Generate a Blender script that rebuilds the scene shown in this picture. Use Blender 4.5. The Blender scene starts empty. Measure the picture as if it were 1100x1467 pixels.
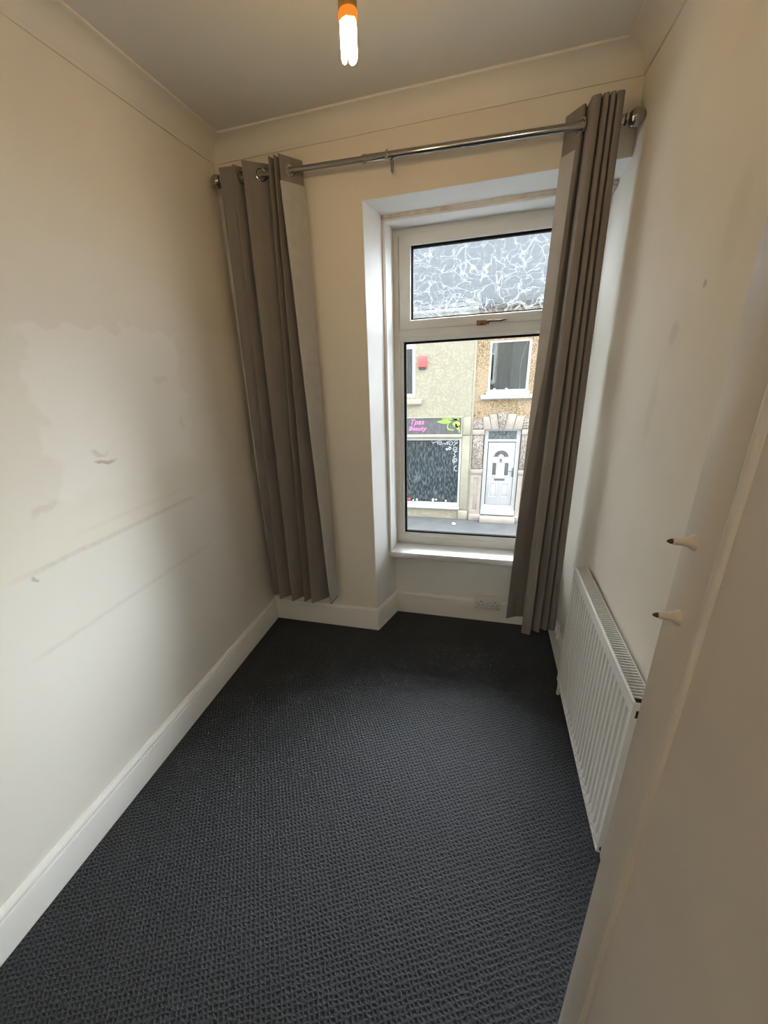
import bpy, bmesh, math, random
from mathutils import Vector, Matrix, noise

# ------------------------------------------------------------------ camera, world, exposure
S = bpy.context.scene
COL = S.collection
W_, H_ = 1100, 1467
cam = bpy.data.cameras.new('camera')
cam.sensor_fit = 'VERTICAL'
cam.sensor_height = 36.0
cam.lens = 593.48 / H_ * 36.0
cam.shift_x = (550 - 511.57) / H_
cam.shift_y = (754.94 - 733.5) / H_
cam.clip_start = 0.02
camo = bpy.data.objects.new('camera', cam)
COL.objects.link(camo)
RT = ((0.96036206, 0.27447356, -0.04867226), (-0.0566934, 0.36327447, 0.92995565), (-0.27292963, 0.89033473, -0.36443585))
camo.matrix_world = Matrix(((RT[0][0], RT[1][0], -RT[2][0], 1.21657), (RT[0][1], RT[1][1], -RT[2][1], -2.07135), (RT[0][2], RT[1][2], -RT[2][2], 1.51047), (0, 0, 0, 1)))
S.camera = camo

SKY = 9.0            # overcast sky strength
SUN = 65.0    # bright cloud around the veiled sun, over the roofs opposite
FILL_GLOBE = 66.0       # added fill globe behind the camera, lifts camera-facing surfaces
BULB = 120.0          # emission of the warm bulb tubes
wd = bpy.data.worlds.new('overcast_sky'); S.world = wd; wd.use_nodes = True
n = wd.node_tree.nodes; l = wd.node_tree.links
bg = n['Background']; bg.inputs['Color'].default_value = (0.86, 0.93, 1.0, 1)
tc = n.new('ShaderNodeTexCoord'); sx = n.new('ShaderNodeSeparateXYZ'); l.new(tc.outputs['Generated'], sx.inputs[0])
mx = n.new('ShaderNodeMath'); mx.operation = 'MAXIMUM'; mx.inputs[1].default_value = 0.0; l.new(sx.outputs['Z'], mx.inputs[0])
ma = n.new('ShaderNodeMath'); ma.operation = 'MULTIPLY_ADD'; ma.inputs[1].default_value = 0.3 * SKY; ma.inputs[2].default_value = 0.7 * SKY
l.new(mx.outputs[0], ma.inputs[0]); l.new(ma.outputs[0], bg.inputs['Strength'])

sl_ = bpy.data.lights.new('veiled_sun', 'SUN'); sl_.energy = SUN; sl_.angle = math.radians(95); sl_.color = (0.87, 0.95, 1.0)
slo = bpy.data.objects.new('veiled_sun', sl_); COL.objects.link(slo)
slo.rotation_euler = Vector((0.43, 0.58, 0.67)).to_track_quat('Z', 'Y').to_euler()

S.view_settings.view_transform = 'Standard'
S.view_settings.look = 'None'
S.view_settings.exposure = 0.0
S.view_settings.gamma = 1.0
S.view_settings.use_curve_mapping = False

# ------------------------------------------------------------------ room measures (metres)
W = 1.683            # right wall
HC = 2.45            # ceiling
LZ = 2.157           # lintel underside
PX = 0.677           # pier edge
RIN = 0.750          # inner end of splayed reveal
RY = 0.232           # wall under the sill
WY = 0.30            # window frame face
JX, JY = 1.437, -1.571
YB = -3.0            # back of landing
GZ = -2.93           # street level
FY = 9.9             # facade over the road
rng = random.Random(7)

# ------------------------------------------------------------------ helpers
class MB:
    def __init__(s): s.v = []; s.f = []
    def quad(s, a, b, c, d):
        i = len(s.v); s.v += [tuple(a), tuple(b), tuple(c), tuple(d)]; s.f.append((i, i+1, i+2, i+3)); return s
    def poly(s, pts):
        i = len(s.v); s.v += [tuple(p) for p in pts]; s.f.append(tuple(range(i, i+len(pts)))); return s
    def box(s, x0, x1, y0, y1, z0, z1):
        i = len(s.v)
        s.v += [(x0,y0,z0),(x1,y0,z0),(x1,y1,z0),(x0,y1,z0),(x0,y0,z1),(x1,y0,z1),(x1,y1,z1),(x0,y1,z1)]
        for q in ((3,2,1,0),(4,5,6,7),(0,1,5,4),(1,2,6,5),(2,3,7,6),(3,0,4,7)): s.f.append(tuple(i+k for k in q))
        return s
    def prism(s, pts, d):           # pts: closed 3D polygon, d: extrusion vector
        i = len(s.v); k = len(pts); d = Vector(d)
        s.v += [tuple(p) for p in pts] + [tuple(Vector(p)+d) for p in pts]
        s.f.append(tuple(range(i+k-1, i-1, -1))); s.f.append(tuple(range(i+k, i+2*k)))
        for j in range(k):
            m = (j+1) % k; s.f.append((i+j, i+m, i+k+m, i+k+j))
        return s
    def tube(s, pts, r, seg=10, cap=True):
        pts = [Vector(p) for p in pts]; rs = r if isinstance(r, (list, tuple)) else [r]*len(pts)
        i0 = len(s.v); up = None
        for k, p in enumerate(pts):
            t = (pts[min(k+1, len(pts)-1)] - pts[max(k-1, 0)]).normalized()
            if up is None: up = t.orthogonal().normalized()
            up = (up - t*up.dot(t)); up = up.normalized() if up.length > 1e-6 else t.orthogonal().normalized()
            b = t.cross(up)
            for a in range(seg):
                an = 2*math.pi*a/seg; s.v.append(tuple(p + (up*math.cos(an)+b*math.sin(an))*rs[k]))
        for k in range(len(pts)-1):
            for a in range(seg):
                m = (a+1) % seg; A = i0+k*seg; B = A+seg
                s.f.append((A+a, A+m, B+m, B+a))
        if cap:
            s.f.append(tuple(i0+a for a in range(seg-1, -1, -1))); e = i0+(len(pts)-1)*seg; s.f.append(tuple(e+a for a in range(seg)))
        return s
    def lathe(s, c, axis, prof, seg=20):     # prof: [(dist along axis, radius)]
        c = Vector(c); ax = Vector(axis).normalized()
        return s.tube2([(c+ax*t, max(r, 1e-4)) for t, r in prof], ax, seg)
    def tube2(s, pr, ax, seg):
        u = ax.orthogonal().normalized(); b = ax.cross(u); i0 = len(s.v)
        for p, r in pr:
            for a in range(seg):
                an = 2*math.pi*a/seg; s.v.append(tuple(p+(u*math.cos(an)+b*math.sin(an))*r))
        for k in range(len(pr)-1):
            for a in range(seg):
                m = (a+1) % seg; A = i0+k*seg; B = A+seg; s.f.append((A+a, A+m, B+m, B+a))
        s.f.append(tuple(i0+a for a in range(seg-1, -1, -1))); e = i0+(len(pr)-1)*seg; s.f.append(tuple(e+a for a in range(seg)))
        return s
    def ring(s, x0, x1, z0, z1, w, y0, y1, ch=0.0):   # mitred picture-frame ring in the xz plane, w may be (l,r,b,t); ch chamfers the inner front edge
        if not isinstance(w, tuple): w = (w, w, w, w)
        o = [(x0,z0),(x1,z0),(x1,z1),(x0,z1)]
        def ins(g): return [(x0+w[0]-g,z0+w[2]-g),(x1-w[1]+g,z0+w[2]-g),(x1-w[1]+g,z1-w[3]+g),(x0+w[0]-g,z1-w[3]+g)]
        loops = [[(x, y1, z) for x, z in o], [(x, y0, z) for x, z in o], [(x, y0, z) for x, z in ins(ch)], [(x, y0+ch, z) for x, z in ins(0)], [(x, y1, z) for x, z in ins(0)]]
        i = len(s.v)
        for lp in loops: s.v += lp
        L = len(loops)
        for k in range(L):
            n2 = (k+1) % L
            for a in range(4):
                m = (a+1) % 4; s.f.append((i+k*4+a, i+k*4+m, i+n2*4+m, i+n2*4+a))
        return s

def mesh_obj(name, mb, mat, parent=None, origin=(0,0,0), bevel=0.0, smooth=False, seg=2, angle=35):
    me = bpy.data.meshes.new(name)
    o = Vector(origin)
    me.from_pydata([tuple(Vector(p)-o) for p in mb.v], [], mb.f)
    bm = bmesh.new(); bm.from_mesh(me)
    bmesh.ops.remove_doubles(bm, verts=bm.verts, dist=1e-6)
    bmesh.ops.recalc_face_normals(bm, faces=bm.faces)
    if bevel > 0:
        es = [e for e in bm.edges if len(e.link_faces) == 2 and e.calc_face_angle(0) > math.radians(30)]
        bmesh.ops.bevel(bm, geom=es, offset=bevel, segments=seg, affect='EDGES', profile=0.5, clamp_overlap=True)
    if smooth or bevel > 0:
        for f in bm.faces: f.smooth = True
        for e in bm.edges:
            if len(e.link_faces) == 2 and e.calc_face_angle(0) > math.radians(angle): e.smooth = False
    bm.to_mesh(me); bm.free()
    if mat: me.materials.append(mat)
    ob = bpy.data.objects.new(name, me); COL.objects.link(ob)
    if parent is not None: ob.parent = parent
    return ob

def root_of(p):
    while p.parent is not None: p = p.parent
    return p
def part(name, mb, mat, parent, **k):
    return mesh_obj(name, mb, mat, parent, origin=root_of(parent).location, **k)
def thing(name, label, cat, loc=(0,0,0), group=None):
    e = bpy.data.objects.new(name, None); e.empty_display_size = 0.05; e.location = loc; COL.objects.link(e)
    e['label'] = label; e['category'] = cat
    if group: e['group'] = group
    return e
def struct(name, mb, mat, label=None, **k):
    o = mesh_obj(name, mb, mat, **k); o['kind'] = 'structure'
    if label: o['label'] = label
    return o
def dup(ob, parent, dx):
    c = ob.copy(); COL.objects.link(c); c.parent = parent; c.location = ob.location + Vector(dx); return c

# ------------------------------------------------------------------ materials
def new_mat(name):
    m = bpy.data.materials.new(name); m.use_nodes = True
    nt = m.node_tree; return m, nt.nodes, nt.links, nt.nodes['Principled BSDF']
def rgb(c): return (c[0], c[1], c[2], 1)
def mat(name, c, rough=0.5, metal=0.0, c2=None, scale=8.0, detail=3.0, bump=0.0, bscale=None, spec=0.5, lo=0.35, hi=0.65, stretch=None, sheen=0.0, coat=0.0):
    m, N, L, B = new_mat(name)
    B.inputs['Base Color'].default_value = rgb(c); B.inputs['Roughness'].default_value = rough; B.inputs['Metallic'].default_value = metal
    B.inputs['Specular IOR Level'].default_value = spec; B.inputs['Sheen Weight'].default_value = sheen; B.inputs['Coat Weight'].default_value = coat
    tc = N.new('ShaderNodeTexCoord'); vec = tc.outputs['Object']
    if stretch:
        mp = N.new('ShaderNodeMapping'); mp.inputs['Scale'].default_value = stretch; L.new(vec, mp.inputs[0]); vec = mp.outputs[0]
    if c2 is None: c2 = tuple(x*0.93 for x in c)
    ns = N.new('ShaderNodeTexNoise'); ns.inputs['Scale'].default_value = scale; ns.inputs['Detail'].default_value = detail; L.new(vec, ns.inputs['Vector'])
    r = N.new('ShaderNodeValToRGB'); r.color_ramp.elements[0].position = lo; r.color_ramp.elements[1].position = hi
    r.color_ramp.elements[0].color = rgb(c2); r.color_ramp.elements[1].color = rgb(c)
    L.new(ns.outputs['Fac'], r.inputs[0]); L.new(r.outputs[0], B.inputs['Base Color'])
    if bump > 0:
        nb = N.new('ShaderNodeTexNoise'); nb.inputs['Scale'].default_value = bscale or scale*4; nb.inputs['Detail'].default_value = 4; L.new(vec, nb.inputs['Vector'])
        bp = N.new('ShaderNodeBump'); bp.inputs['Strength'].default_value = bump; bp.inputs['Distance'].default_value = 0.004; L.new(nb.outputs['Fac'], bp.inputs['Height']); L.new(bp.outputs[0], B.inputs['Normal'])
    return m

class NT:            # tiny node-maths helper
    def __init__(s, N, L): s.N, s.L = N, L
    def m(s, op, a, b=None, c=None, clamp=False):
        x = s.N.new('ShaderNodeMath'); x.operation = op; x.use_clamp = clamp
        for i, q in enumerate((a, b, c)):
            if q is None: continue
            if isinstance(q, (int, float)): x.inputs[i].default_value = q
            else: s.L.new(q, x.inputs[i])
        return x.outputs[0]
    def ss(s, v, a, b, o0=0.0, o1=1.0):
        x = s.N.new('ShaderNodeMapRange'); x.interpolation_type = 'SMOOTHSTEP'
        x.inputs['From Min'].default_value = a; x.inputs['From Max'].default_value = b; x.inputs['To Min'].default_value = o0; x.inputs['To Max'].default_value = o1
        s.L.new(v, x.inputs['Value']); return x.outputs[0]
    def noise(s, vec, sc, det=3.0):
        x = s.N.new('ShaderNodeTexNoise'); x.inputs['Scale'].default_value = sc; x.inputs['Detail'].default_value = det; s.L.new(vec, x.inputs['Vector']); return x.outputs['Fac']
    def mix(s, f, a, b):
        x = s.N.new('ShaderNodeMix'); x.data_type = 'RGBA'
        if isinstance(f, (int, float)): x.inputs[0].default_value = f
        else: s.L.new(f, x.inputs[0])
        for k, q in ((6, a), (7, b)):
            if isinstance(q, tuple): x.inputs[k].default_value = rgb(q)
            else: s.L.new(q, x.inputs[k])
        return x.outputs[2]

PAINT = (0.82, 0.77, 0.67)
M = {}
M['paint'] = mat('cream_wall_paint', PAINT, 0.75, c2=tuple(x*0.95 for x in PAINT), scale=1.6, bump=0.05, bscale=90, spec=0.25)
M['reveal'] = mat('white_reveal_paint', (0.86, 0.86, 0.84), 0.6, scale=3, bump=0.06, bscale=50, spec=0.3)
M['ceil'] = mat('white_ceiling_paint', (0.74, 0.735, 0.68), 0.85, scale=1.5, bump=0.05, bscale=60, spec=0.2)
M['cornice'] = mat('cornice_paint', (0.82, 0.78, 0.70), 0.7, scale=3, spec=0.25)
M['gloss'] = mat('white_gloss_woodwork', (0.84, 0.83, 0.79), 0.35, scale=5, c2=(0.80, 0.79, 0.75), bump=0.03, bscale=30)
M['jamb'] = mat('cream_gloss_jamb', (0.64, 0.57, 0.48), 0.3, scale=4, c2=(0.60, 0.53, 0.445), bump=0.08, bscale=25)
M['upvc'] = mat('aged_white_upvc', (0.80, 0.80, 0.77), 0.35, scale=6, c2=(0.75, 0.75, 0.72))
M['sill'] = mat('white_sill_gloss', (0.80, 0.81, 0.80), 0.3, scale=5)
M['gasket'] = mat('black_rubber_gasket', (0.012, 0.012, 0.014), 0.8, spec=.08)
M['lining'] = mat('stained_window_lining', (0.70, 0.66, 0.61), 0.5, c2=(0.55, 0.47, 0.41), scale=14, lo=0.38, hi=0.55, stretch=(1, 1, .25))
M['rust'] = mat('tarnished_brass_handle', (0.33, 0.22, 0.10), 0.45, metal=0.6, c2=(0.05, 0.03, 0.015), scale=120)
M['fabric'] = mat('taupe_curtain_fabric', (0.255, 0.232, 0.210), 0.9, c2=(0.23, 0.209, 0.19), scale=30, bump=0.15, bscale=900, spec=0.15, sheen=0.04, stretch=(1, 1, .2))
M['fablin'] = mat('pale_curtain_lining', (0.50, 0.485, 0.455), 0.9, c2=(0.46, 0.445, 0.42), scale=20, bump=0.1, bscale=900, spec=0.15)
M['chrome'] = mat('satin_chrome', (0.42, 0.41, 0.40), 0.16, metal=1.0, scale=40)
M['chrome2'] = mat('brushed_steel_tube', (0.34, 0.33, 0.315), 0.28, metal=1.0, scale=40, stretch=(.1, 1, 1))
M['rad'] = mat('white_radiator_enamel', (0.78, 0.77, 0.73), 0.3, scale=6, c2=(0.75, 0.74, 0.70))
M['raddark'] = mat('dark_inside_radiator', (0.05, 0.04, 0.032), 0.8)
M['black'] = mat('black_slot', (0.01, 0.01, 0.01), 0.8)
M['plastic'] = mat('white_socket_plastic', (0.74, 0.73, 0.70), 0.3)
M['peg'] = mat('painted_peg', (0.56, 0.48, 0.38), 0.35, c2=(0.50, 0.42, 0.32), scale=60)
M['pegtip'] = mat('bare_dark_steel_tip', (0.06, 0.04, 0.03), 0.4, metal=0.5, scale=90)
M['brass'] = mat('brass_lampholder', (0.55, 0.38, 0.15), 0.35, metal=0.9, scale=30)
M['flex'] = mat('white_flex', (0.7, 0.68, 0.62), 0.5)

# left wall: old filler patch, faint lines of a removed rail, a scuff
def wall_left_mat():
    m, N, L, B = new_mat('patched_cream_wall'); T = NT(N, L)
    tc = N.new('ShaderNodeTexCoord'); v = tc.outputs['Object']; sp = N.new('ShaderNodeSeparateXYZ'); L.new(v, sp.inputs[0]); y, z = sp.outputs['Y'], sp.outputs['Z']
    n1 = T.noise(v, 1.7); n2 = T.noise(v, 9, 4); n3 = T.noise(v, 45, 3)
    col = T.mix(T.ss(n1, .35, .65), tuple(x*.95 for x in PAINT), PAINT)
    # filler patch with a ragged border
    zz = T.m('MULTIPLY_ADD', T.m('SUBTRACT', n2, .5), .16, z); yy = T.m('MULTIPLY_ADD', T.m('SUBTRACT', n2, .5), .22, y)
    pz = T.m('MULTIPLY', T.ss(zz, 1.13, 1.20), T.ss(zz, 1.655, 1.668, 1, 0)); py = T.m('MULTIPLY', T.ss(yy, -1.16, -1.13), T.ss(yy, -.52, -.48, 1, 0))
    patch = T.m('MULTIPLY', pz, py)
    col = T.mix(T.m('MULTIPLY', patch, .55), col, (0.86, 0.825, 0.755))
    pz2 = T.m('MULTIPLY', T.ss(zz, 1.0, 1.2), T.ss(zz, 1.672, 1.68, 1, 0)); p2 = T.m('MULTIPLY', pz2, T.ss(yy, -.26, -.22))
    col = T.mix(T.m('MULTIPLY', p2, .4), col, (0.86, 0.83, 0.76))
    # cleaner band below the old rail, daylight's paleness painted into its colour
    col = T.mix(T.m('MULTIPLY', T.ss(z, .99, .985, 0, 1), .0), col, PAINT)
    low = T.ss(z, .985, 1.0, .8, 0); col = T.mix(low, col, (0.80, 0.775, 0.71))
    for zc, y0, y1, s in ((.997, -1.42, -.55, .24), (.748, -1.45, -.5, .15), (1.05, -1.2, -.6, .08)):
        d = T.m('ABSOLUTE', T.m('SUBTRACT', T.m('MULTIPLY_ADD', T.m('SUBTRACT', n2, .5), .012, z), zc))
        ln = T.m('MULTIPLY', T.ss(d, .002, .013, 1, 0), T.m('MULTIPLY', T.ss(y, y0, y0+.15), T.ss(y, y1-.05, y1, 1, 0)))
        ln = T.m('MULTIPLY', ln, T.ss(n3, .15, .75, .45, 1)); col = T.mix(T.m('MULTIPLY', ln, s), col, (0.34, 0.30, 0.25))
    # brown scuffs
    for yc, zc, ry, rz, s in ((-.955, 1.262, .055, .012, .55), (-1.30, .985, .02, .012, .5), (-.96, 1.30, .05, .01, .25), (-1.2, 1.18, .04, .02, .18), (-.62, 1.5, .04, .03, .12), (-.55, 1.32, .03, .03, .12)):
        a = T.m('POWER', T.m('DIVIDE', T.m('SUBTRACT', yy, yc), ry), 2.0); b = T.m('POWER', T.m('DIVIDE', T.m('SUBTRACT', zz, zc), rz), 2.0)
        e = T.ss(T.m('ADD', a, b), .2, 1.3, 1, 0); col = T.mix(T.m('MULTIPLY', e, s), col, (0.36, 0.29, 0.22))
    L.new(col, B.inputs['Base Color']); B.inputs['Roughness'].default_value = .7; B.inputs['Specular IOR Level'].default_value = .25
    h = T.m('ADD', T.m('MULTIPLY', patch, .5), T.m('MULTIPLY', T.noise(v, 60), .25))
    bp = N.new('ShaderNodeBump'); bp.inputs['Strength'].default_value = .25; bp.inputs['Distance'].default_value = .002; L.new(h, bp.inputs['Height']); L.new(bp.outputs[0], B.inputs['Normal'])
    return m
M['wall_left'] = wall_left_mat()

def wall_right_mat():
    m, N, L, B = new_mat('smudged_cream_wall'); T = NT(N, L)
    tc = N.new('ShaderNodeTexCoord'); v = tc.outputs['Object']; sp = N.new('ShaderNodeSeparateXYZ'); L.new(v, sp.inputs[0]); y, z = sp.outputs['Y'], sp.outputs['Z']
    n1 = T.noise(v, 2.2); n2 = T.noise(v, 9, 4)
    col = T.mix(T.ss(n1, .35, .65), tuple(x*.94 for x in PAINT), PAINT)
    yy = T.m('MULTIPLY_ADD', T.m('SUBTRACT', n2, .5), .05, y); zz = T.m('MULTIPLY_ADD', T.m('SUBTRACT', n2, .5), .05, z)
    for yc, zc, ry, rz, s in ((-.829, 1.639, .008, .012, .55), (-.71, 1.542, .035, .03, .22), (-.65, 1.36, .03, .12, .10), (-.9, 1.75, .05, .1, .10)):
        a = T.m('POWER', T.m('DIVIDE', T.m('SUBTRACT', yy, yc), ry), 2.0); b = T.m('POWER', T.m('DIVIDE', T.m('SUBTRACT', zz, zc), rz), 2.0)
        e = T.ss(T.m('ADD', a, b), .2, 1.3, 1, 0); col = T.mix(T.m('MULTIPLY', e, s), col, (0.38, 0.34, 0.29))
    L.new(col, B.inputs['Base Color']); B.inputs['Roughness'].default_value = .7; B.inputs['Specular IOR Level'].default_value = .25
    return m
M['wall_right'] = wall_right_mat()

def carpet_mat():
    m, N, L, B = new_mat('charcoal_loop_carpet'); T = NT(N, L)
    tc = N.new('ShaderNodeTexCoord'); v = tc.outputs['Object']
    nz = N.new('ShaderNodeTexNoise'); nz.inputs['Scale'].default_value = 55; nz.inputs['Detail'].default_value = 2; L.new(v, nz.inputs['Vector'])
    vm = N.new('ShaderNodeVectorMath'); vm.operation = 'MULTIPLY_ADD'; vm.inputs[1].default_value = (.016, .016, 0); L.new(nz.outputs['Color'], vm.inputs[0]); L.new(v, vm.inputs[2])
    sp = N.new('ShaderNodeSeparateXYZ'); L.new(vm.outputs[0], sp.inputs[0]); x, y = sp.outputs['X'], sp.outputs['Y']
    k = 2*math.pi/0.0150
    a = T.m('SINE', T.m('MULTIPLY', T.m('ADD', x, T.m('MULTIPLY', y, .55)), k)); b = T.m('SINE', T.m('MULTIPLY', T.m('SUBTRACT', y, T.m('MULTIPLY', x, .55)), k))
    loops = T.m('MULTIPLY', T.m('MAXIMUM', a, b), 1.0)
    fine = T.noise(v, 380, 3); big = T.noise(v, 2.2, 3); mid = T.noise(v, 120, 2)
    h = T.m('MULTIPLY_ADD', T.m('SUBTRACT', fine, .5), 1.1, T.m('MULTIPLY_ADD', T.m('SUBTRACT', mid, .5), 1.8, loops))
    c0 = T.mix(T.ss(h, -.75, 1.0), (0.0016, 0.0019, 0.0024), (0.0215, 0.024, 0.0285))
    c1 = T.mix(T.m('MULTIPLY', T.ss(fine, .56, .72), .40), c0, (0.055, 0.059, 0.066))
    c2 = T.mix(T.m('MULTIPLY', T.ss(big, .35, .7), .20), c1, (0.014, 0.015, 0.017))
    L.new(c2, B.inputs['Base Color']); B.inputs['Roughness'].default_value = .58; B.inputs['Specular IOR Level'].default_value = .28; B.inputs['Sheen Weight'].default_value = .05; B.inputs['Sheen Roughness'].default_value = .5
    bp = N.new('ShaderNodeBump'); bp.inputs['Strength'].default_value = .55; bp.inputs['Distance'].default_value = .0035; L.new(h, bp.inputs['Height']); L.new(bp.outputs[0], B.inputs['Normal'])
    return m
M['carpet'] = carpet_mat()

def glass_mat(name, tint=(1, 1, 1), refl=1.0):
    m, N, L, B = new_mat(name); N.remove(B); out = N['Material Output']
    t = N.new('ShaderNodeBsdfTransparent'); t.inputs[0].default_value = rgb(tint)
    g = N.new('ShaderNodeBsdfGlossy'); g.inputs['Roughness'].default_value = .02
    fr = N.new('ShaderNodeFresnel'); fr.inputs[0].default_value = 1.45
    mu = N.new('ShaderNodeMath'); mu.operation = 'MULTIPLY'; mu.inputs[1].default_value = refl; L.new(fr.outputs[0], mu.inputs[0])
    x = N.new('ShaderNodeMixShader'); L.new(mu.outputs[0], x.inputs[0]); L.new(t.outputs[0], x.inputs[1]); L.new(g.outputs[0], x.inputs[2]); L.new(x.outputs[0], out.inputs[0])
    return m
M['glass'] = glass_mat('clear_window_glass')
M['farglass'] = glass_mat('far_window_glass', (.75, .8, .8), 1.6)

def leaf_glass():
    m, N, L, B = new_mat('leaf_patterned_obscure_glass'); T = NT(N, L); N.remove(B); out = N['Material Output']
    tc = N.new('ShaderNodeTexCoord'); v = tc.outputs['Object']
    nz = N.new('ShaderNodeTexNoise'); nz.inputs['Scale'].default_value = 11; nz.inputs['Detail'].default_value = 2; L.new(v, nz.inputs['Vector'])
    def warped(scale, amt, stretch, off):
        vm = N.new('ShaderNodeVectorMath'); vm.operation = 'MULTIPLY_ADD'; vm.inputs[1].default_value = (amt, 0, amt); L.new(nz.outputs['Color'], vm.inputs[0]); L.new(v, vm.inputs[2])
        mp = N.new('ShaderNodeMapping'); mp.inputs['Location'].default_value = off; mp.inputs['Rotation'].default_value = (0, off[0], 0); mp.inputs['Scale'].default_value = stretch; L.new(vm.outputs[0], mp.inputs[0])
        vo = N.new('ShaderNodeTexVoronoi'); vo.feature = 'DISTANCE_TO_EDGE'; vo.inputs['Scale'].default_value = scale; L.new(mp.outputs[0], vo.inputs['Vector']); return vo.outputs['Distance']
    d1 = warped(11, .13, (1, .02, 2.2), (.6, 0, .2)); d2 = warped(13, .12, (2.1, .02, .9), (-.7, 3, 1)); d3 = warped(34, .06, (1, .02, 1.6), (.2, 7, 4))
    br = T.noise(v, 20, 2)
    r1 = T.m('MULTIPLY', T.ss(d1, .006, .030, 1, 0), T.ss(br, .36, .46)); r2 = T.m('MULTIPLY', T.ss(d2, .006, .030, 1, 0), T.ss(br, .62, .52)); r3 = T.m('MULTIPLY', T.ss(d3, 0, .04, 1, 0), .22)
    ridge = T.m('MAXIMUM', T.m('MAXIMUM', r1, r2), r3)
    bp = N.new('ShaderNodeBump'); bp.inputs['Strength'].default_value = .35; bp.inputs['Distance'].default_value = .004; L.new(ridge, bp.inputs['Height'])
    rf = N.new('ShaderNodeBsdfRefraction'); rf.inputs['IOR'].default_value = 1.12; rf.inputs['Roughness'].default_value = .06; rf.inputs['Color'].default_value = (.97, .99, 1, 1); L.new(bp.outputs[0], rf.inputs['Normal'])
    tl = N.new('ShaderNodeBsdfTranslucent'); tl.inputs['Color'].default_value = (.95, .97, 1, 1)
    tr = N.new('ShaderNodeBsdfTransparent'); tr.inputs[0].default_value = (.9, .92, .93, 1)
    x0 = N.new('ShaderNodeMixShader'); x0.inputs[0].default_value = .25; L.new(rf.outputs[0], x0.inputs[1]); L.new(tr.outputs[0], x0.inputs[2])
    x = N.new('ShaderNodeMixShader'); L.new(T.m('MULTIPLY_ADD', ridge, .042, .002), x.inputs[0]); L.new(x0.outputs[0], x.inputs[1]); L.new(tl.outputs[0], x.inputs[2])
    L.new(x.outputs[0], out.inputs[0]); return m
M['leafglass'] = leaf_glass()

def emis(name, c, s):
    m, N, L, B = new_mat(name); B.inputs['Base Color'].default_value = (0, 0, 0, 1); B.inputs['Emission Color'].default_value = rgb(c); B.inputs['Emission Strength'].default_value = s; return m
M['tube'] = emis('glowing_warm_tube', (1.0, 0.60, 0.24), BULB)
M['globe'] = emis('fill_globe_glow', (1.0, 0.90, 0.76), FILL_GLOBE)
M['tubebase'] = emis('orange_glowing_bulb_collar', (1.0, 0.28, 0.02), 0.9)

# exterior
def speckle(name, c, c2, sc, lo, hi, bump, c3=None, dist=.02):
    m, N, L, B = new_mat(name); T = NT(N, L)
    tc = N.new('ShaderNodeTexCoord'); v = tc.outputs['Object']
    vo = N.new('ShaderNodeTexVoronoi'); vo.inputs['Scale'].default_value = sc; L.new(v, vo.inputs['Vector'])
    n2 = T.noise(v, sc*.4, 4); n1 = T.noise(v, 1.1, 4)
    h = T.m('MULTIPLY_ADD', n2, .8, vo.outputs['Distance'])
    col = T.mix(T.ss(h, lo, hi), c, c2)
    if c3: col = T.mix(T.m('MULTIPLY', T.ss(n1, .42, .68), .6), col, c3)
    L.new(col, B.inputs['Base Color']); B.inputs['Roughness'].default_value = .9; B.inputs['Specular IOR Level'].default_value = .2
    bp = N.new('ShaderNodeBump'); bp.inputs['Strength'].default_value = bump; bp.inputs['Distance'].default_value = dist; bp.invert = True; L.new(h, bp.inputs['Height']); L.new(bp.outputs[0], B.inputs['Normal'])
    return m
EX_DIM = 0.33  # street colours darkened below their true tones to offset the strong daylight
def ex(c): return tuple(x*EX_DIM for x in c)
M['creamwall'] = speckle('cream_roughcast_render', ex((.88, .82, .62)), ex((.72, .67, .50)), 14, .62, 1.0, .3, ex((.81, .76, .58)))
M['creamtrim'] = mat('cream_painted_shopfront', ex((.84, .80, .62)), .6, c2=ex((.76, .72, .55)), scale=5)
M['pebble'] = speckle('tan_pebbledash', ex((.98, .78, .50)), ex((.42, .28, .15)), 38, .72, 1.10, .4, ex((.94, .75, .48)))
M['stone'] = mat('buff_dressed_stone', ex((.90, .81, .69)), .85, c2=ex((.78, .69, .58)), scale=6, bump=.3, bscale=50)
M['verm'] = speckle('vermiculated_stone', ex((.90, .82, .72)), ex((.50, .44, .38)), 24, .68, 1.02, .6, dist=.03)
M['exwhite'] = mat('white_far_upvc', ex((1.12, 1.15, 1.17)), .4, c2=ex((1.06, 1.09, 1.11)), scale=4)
M['slate'] = mat('grey_roof_slate', (.037, .0375, .039), .9, c2=(.028, .0285, .030), spec=.12, scale=7, stretch=(1, 1, 6), bump=.4, bscale=20)
M['pave'] = mat('dark_grey_pavement', (.070, .071, .072), .85, c2=(.054, .056, .057), scale=3, detail=6, bump=.2, bscale=60)  # colour lowered too, against the bright light outdoors
M['road'] = mat('dark_tarmac', (.03, .03, .031), .8, scale=40, bump=.3)
M['gutter'] = mat('black_gutter', (.02, .02, .022), .4)
M['signbg'] = mat('charcoal_shop_sign_board', (.062, .062, .070), .35, c2=(.10, .10, .105), scale=24, stretch=(1, 1, .4))
M['pink'] = mat('pink_sign_lettering', (.62, .17, .38), .5)
M['leaf1'] = mat('lime_sign_leaf', (.30, .58, .08), .5, c2=(.14, .36, .04), scale=18)
M['leaf2'] = mat('yellow_sign_flower', (.75, .68, .10), .5)
M['decal'] = mat('white_window_decal', (.62, .66, .68), .6)
M['alarm'] = mat('faded_red_alarm_box', (.50, .085, .085), .5, c2=(.46, .075, .075))
M['alarmgrey'] = mat('dark_alarm_base', (.10, .10, .12), .5)
M['darkroom'] = mat('dim_interior', (.018, .022, .026), .9, c2=(.05, .058, .062), scale=9, detail=6, stretch=(3, 1, .7))
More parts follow.
